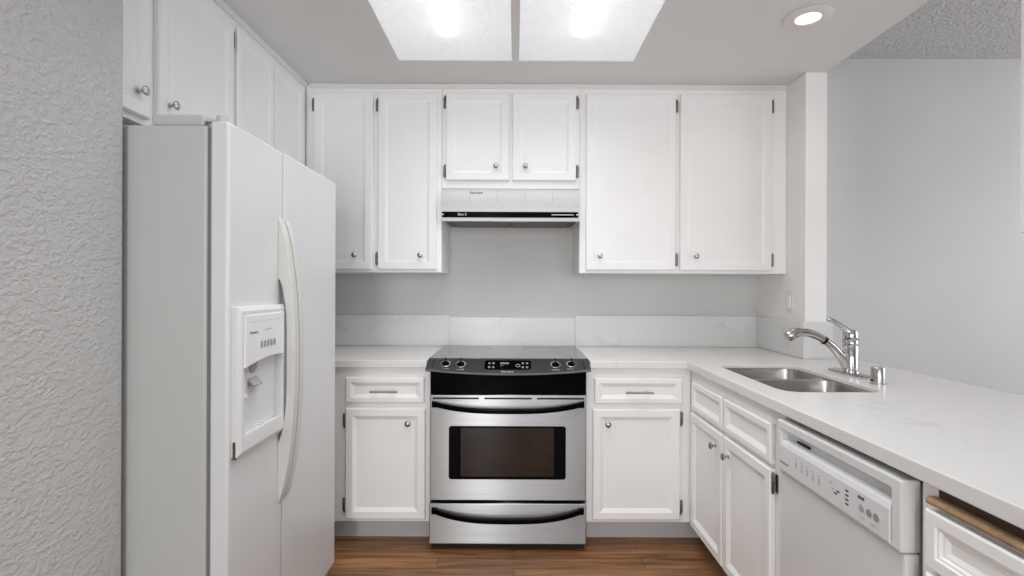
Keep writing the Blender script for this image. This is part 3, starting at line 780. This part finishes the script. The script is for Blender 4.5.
# ------------------------------------------------------------------ refrigerator (local x runs away from the camera, front faces +x in the world)
FRX = -0.779
FQ = 0.9147            # size of this 33 inch model against a 36 inch one
def fz(z): return 0.109 + FQ * z
def fobj(name, bm, m, parent=None, bevel=0.0, seg=2, smooth=False):
    for v in bm.verts: v.co = (v.co.x * FQ, v.co.y * FQ, fz(v.co.z))
    return obj(name, bm, m, parent, bevel, seg, smooth)
def ftext(s_, size, x, y, z, m, parent): return text('lettering', s_, size * FQ, (x * FQ, y * FQ, fz(z)), FACE_FRONT, m, parent)
t = thing('refrigerator', 'white side-by-side refrigerator with ice dispenser standing against the left wall', 'refrigerator', (FRX, 1.372, 0), pi / 2)
FT = 1.767
FW = 0.90
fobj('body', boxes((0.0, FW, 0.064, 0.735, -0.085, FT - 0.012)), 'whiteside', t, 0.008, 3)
fobj('gasket', boxes((0.004, FW - 0.004, 0.0545, 0.0645, -0.03, FT - 0.02)), 'gasket', t)
fobj('base_grille', boxes((0.01, FW - 0.01, 0.03, 0.06, -0.110, -0.042)), 'greyplastic', t)
for x in (0.06, FW - 0.06):
    for y in (0.12, 0.66):
        bm = bmesh.new(); lathe(bm, [(0.02, -0.1185), (0.02, -0.084)], (x, y, 0), (0, 0, 1), 14); fobj('foot', bm, 'satin', t)
# dispenser cut-out in the freezer door
SXm = 0.355
qx0, qx1, qz0, qz1 = 0.020, 0.325, 0.757, 1.212
rx0, rx1, rz0, rz1 = 0.050, 0.302, 0.815, 1.060
bm = bmesh.new()
X0, X1 = 0.0, SXm - 0.005
ys = 0.055
xs = [X0, qx0 + 0.02, qx1 - 0.012, X1]; zs = [-0.035, qz0 + 0.02, qz1 - 0.02, FT]
V = {}
for j, y in enumerate((0.0, ys)):
    for a, x in enumerate(xs):
        for b, z in enumerate(zs): V[j, a, b] = bm.verts.new((x, y, z))
for j in (0, 1):
    for a in range(3):
        for b in range(3):
            if (a, b) == (1, 1): continue
            bm.faces.new((V[j, a, b], V[j, a + 1, b], V[j, a + 1, b + 1], V[j, a, b + 1]))
for a in range(3):
    bm.faces.new((V[0, a, 0], V[0, a + 1, 0], V[1, a + 1, 0], V[1, a, 0])); bm.faces.new((V[0, a, 3], V[0, a + 1, 3], V[1, a + 1, 3], V[1, a, 3]))
    bm.faces.new((V[0, 0, a], V[0, 0, a + 1], V[1, 0, a + 1], V[1, 0, a])); bm.faces.new((V[0, 3, a], V[0, 3, a + 1], V[1, 3, a + 1], V[1, 3, a]))
for a, b in (((1, 1), (2, 1)), ((2, 1), (2, 2)), ((2, 2), (1, 2)), ((1, 2), (1, 1))):
    bm.faces.new((V[0, a[0], a[1]], V[0, b[0], b[1]], V[1, b[0], b[1]], V[1, a[0], a[1]]))
bmesh.ops.recalc_face_normals(bm, faces=bm.faces[:])
fd = fobj('freezer_door', bm, 'white', t, 0.007, 3, smooth=True)
bm = boxes((SXm + 0.005, FW, 0.0, 0.055, -0.035, FT))
rd = fobj('fresh_food_door', bm, 'white', t, 0.007, 3, smooth=True)
# dispenser: bezel ring proud of the door, control face, cavity
dsp = bmesh.new()
def ringY(x0, x1, z0, z1, y): return [(x0, y, z0), (x1, y, z0), (x1, y, z1), (x0, y, z1)]
bridge(dsp, [ringY(qx0, qx1, qz0, qz1, 0.004), ringY(qx0, qx1, qz0, qz1, -0.016), ringY(qx0 + 0.014, qx1 - 0.010, qz0 + 0.014, qz1 - 0.014, -0.024),
             ringY(qx0 + 0.030, qx1 - 0.022, qz0 + 0.045, qz1 - 0.030, -0.022), ringY(rx0, rx1, qz0 + 0.060, rz1, -0.020),
             ringY(rx0 + 0.002, rx1 - 0.002, rz0 - 0.01, rz1 - 0.002, 0.053)], True, True)
dz = fobj('dispenser', dsp, 'white', fd, 0.004, 3)
# control face above the cavity, lower edge arched
bm = bmesh.new(); pts = [(qx0 + 0.024, 1.050)]
n = 12
pts = []
for k in range(n + 1):
    s = k / n; pts.append((rx0 - 0.006 + s * (rx1 - rx0 + 0.006), 1.024 + 0.018 * math.sin(s * pi * 0.75)))
pts += [(rx1, 1.185), (rx0 - 0.006, 1.185)]
prism(bm, pts, 'y', -0.029, -0.019)
cf = fobj('control_face', bm, 'plastic', dz, 0.002)
ftext('Kenmore', 0.0135, 0.094, -0.0293, 1.130, 'ink', cf)
ftext('ice & water', 0.010, 0.185, -0.0293, 1.134, 'inklt', cf)
for k in range(5):
    x = 0.142 + k * 0.0215
    bm = bmesh.new(); rr = rrect(x - 0.007, x + 0.007, 1.087 - 0.012, 1.087 + 0.012, 0.0065, 4)
    prism(bm, rr, 'y', -0.0302, -0.0288); bt = fobj('button', bm, 'greyplastic', cf)
fobj('accent_line', boxes((0.065, 0.275, -0.0294, -0.0288, 1.163, 1.1645)), 'inklt', cf)
bm = boxes((-0.028, 0.028, -0.005, 0.005, -0.030, 0.030)); bmesh.ops.transform(bm, matrix=Matrix.Translation((0.145, 0.006, 0.975)) @ Matrix.Rotation(radians(-48), 4, 'X'), verts=bm.verts[:])
fobj('ice_paddle', bm, 'paddle', dz, 0.003)
bm = boxes((-0.018, 0.018, -0.005, 0.005, -0.04, 0.03)); bmesh.ops.transform(bm, matrix=Matrix.Translation((0.095, 0.018, 0.955)) @ Matrix.Rotation(radians(-25), 4, 'X'), verts=bm.verts[:])
fobj('water_paddle', bm, 'white', dz, 0.003)
bm = bmesh.new(); lathe(bm, [(0.030, 0.0), (0.024, -0.035), (0.018, -0.045)], (0.145, 0.016, 1.040), (0, 0, 1), 16); fobj('ice_chute', bm, 'paddle', dz, smooth=True)
bm = boxes((rx0 + 0.006, rx1 - 0.006, -0.014, 0.046, 0.808, 0.816))
for k in range(9): box(bm, rx0 + 0.02 + k * 0.026, rx0 + 0.028 + k * 0.026, -0.010, 0.04, 0.816, 0.819)
fobj('drip_tray', bm, 'white', dz, 0.001)
for x, z, sx_, sz_ in ((0.0195, 0.779, 0.0009, 0.026), (0.024, 0.7565, 0.006, 0.004)):
    o = fobj('rust_mark', boxes((x - sx_, x + sx_, -0.012, -0.004, z - sz_, z + sz_)), 'rust', dz)
# bow handles either side of the seam
def fridge_handle(parent, x0, x1):
    zt, zb = 1.520, 0.497
    zc = (zt + zb) / 2; H = (zt - zb) / 2
    n = 36; outer = []; inner = []
    for k in range(n + 1):
        s = -1 + 2 * k / n
        outer.append((-0.004 - 0.058 * (1 - abs(s) ** 2.2) ** 0.8, zc + s * H))
    prof_o = outer
    # slot
    sl_t, sl_b = 1.300, 0.720
    m = 16; slot = []
    for k in range(m + 1):
        s = -1 + 2 * k / m; z = (sl_t + sl_b) / 2 + s * (sl_t - sl_b) / 2
        slot.append((-0.006 - 0.026 * (1 - abs(s) ** 4), z))
    # three stacked pieces: bottom solid, grip, top solid, all one outline with the slot left open to the door
    outline = [p for p in prof_o] + [(0.0, zt)] + [(0.0, sl_t)] + list(reversed(slot)) + [(0.0, sl_b), (0.0, zb)]
    bm = bmesh.new(); prism(bm, outline, 'x', x0, x1)
    bmesh.ops.triangulate(bm, faces=[f for f in bm.faces if len(f.verts) > 4])
    return fobj('handle', bm, 'cream', parent, 0.007, 3, smooth=True)
fridge_handle(fd, SXm - 0.041, SXm - 0.004)
fridge_handle(rd, SXm + 0.005, SXm + 0.042)
# hinge covers on top
bm = bmesh.new(); prism(bm, [(0.004, 0.076), (0.12, 0.076), (0.12, 0.235), (0.004, 0.235)], 'z', FT - 0.0125, FT + 0.022)
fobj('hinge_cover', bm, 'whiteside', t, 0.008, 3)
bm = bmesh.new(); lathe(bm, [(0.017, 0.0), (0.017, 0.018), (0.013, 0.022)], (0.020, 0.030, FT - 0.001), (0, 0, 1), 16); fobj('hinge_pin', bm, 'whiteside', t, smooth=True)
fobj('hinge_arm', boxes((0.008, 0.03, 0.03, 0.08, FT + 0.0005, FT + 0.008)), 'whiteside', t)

# ------------------------------------------------------------------ ceiling lights
for i, (a, b) in enumerate(LP):
    t = thing('ceiling_light', ('left' if i == 0 else 'right') + ' fluorescent light panel in the ceiling, ' + ('on the fridge side' if i == 0 else 'on the sink side'), 'ceiling light', ((a + b) / 2, (LY[0] + LY[1]) / 2, CZ), 0, 'recessed fluorescent panels')
    hx_, hy2 = (b - a) / 2 - 0.001, (LY[1] - LY[0]) / 2 - 0.001
    obj('housing', boxes((-hx_, hx_, -hy2, hy2, 0.115, 0.12), (-hx_, -hx_ + 0.004, -hy2, hy2, 0.006, 0.115), (hx_ - 0.004, hx_, -hy2, hy2, 0.006, 0.115),
                         (-hx_ + 0.004, hx_ - 0.004, -hy2, -hy2 + 0.004, 0.006, 0.115), (-hx_ + 0.004, hx_ - 0.004, hy2 - 0.004, hy2, 0.006, 0.115)), 'housing', t)
    bm = bmesh.new(); v = [bm.verts.new(p) for p in ((-hx_, -hy2, 0.003), (-hx_, hy2, 0.003), (hx_, hy2, 0.003), (hx_, -hy2, 0.003))]; bm.faces.new(v)
    obj('diffuser', bm, 'diffuser', t)
    bm = bmesh.new(); tube(bm, [(0, -hy2 + 0.30, 0.023), (0, 2.23 - (LY[0] + LY[1]) / 2, 0.023)], 0.014, 14); obj('lamp_tube', bm, 'tube', t, smooth=True)
    ll = area('fluorescent_light', ((a + b) / 2, (LY[0] + LY[1]) / 2, CZ - 0.001), (0, 0, 0), b - a - 0.02, LY[1] - LY[0] - 0.02, LAMP_W, (0.975, 0.99, 1.0))
    ll.data.spread = radians(120)

t = thing('recessed_downlight', 'round recessed downlight with warm glow in the ceiling over the sink', 'downlight', (DLX, DLY, CZ))
bm = bmesh.new(); lathe(bm, [(0.045, 0.0), (0.092, -0.001), (0.092, -0.003), (0.086, -0.006), (0.048, -0.007), (0.0435, -0.002)], (0, 0, -0.0003), (0, 0, 1), 40, False); obj('trim_ring', bm, 'lampwhite', t, smooth=True)
bm = bmesh.new(); lathe(bm, [(0.0470, 0.0), (0.048, 0.03), (0.043, 0.075), (0.030, 0.10), (0.001, 0.105)], (0, 0, 0), (0, 0, 1), 32, False); obj('reflector', bm, 'reflector', t, smooth=True)
bm = bmesh.new(); lathe(bm, [(0.001, 0.040), (0.016, 0.042), (0.026, 0.050), (0.028, 0.058), (0.022, 0.075), (0.013, 0.10)], (0, 0, 0), (0, 0, 1), 24, False); obj('bulb', bm, 'bulb', t, smooth=True)
ld = bpy.data.lights.new('downlight_glow', 'SPOT'); ld.energy = 4.5; ld.color = (1.0, 0.80, 0.66); ld.spot_size = radians(165); ld.spot_blend = 0.6; ld.shadow_soft_size = 0.04
lo = bpy.data.objects.new('downlight_glow', ld); lo.location = (DLX, DLY, CZ + 0.012); COL.objects.link(lo)
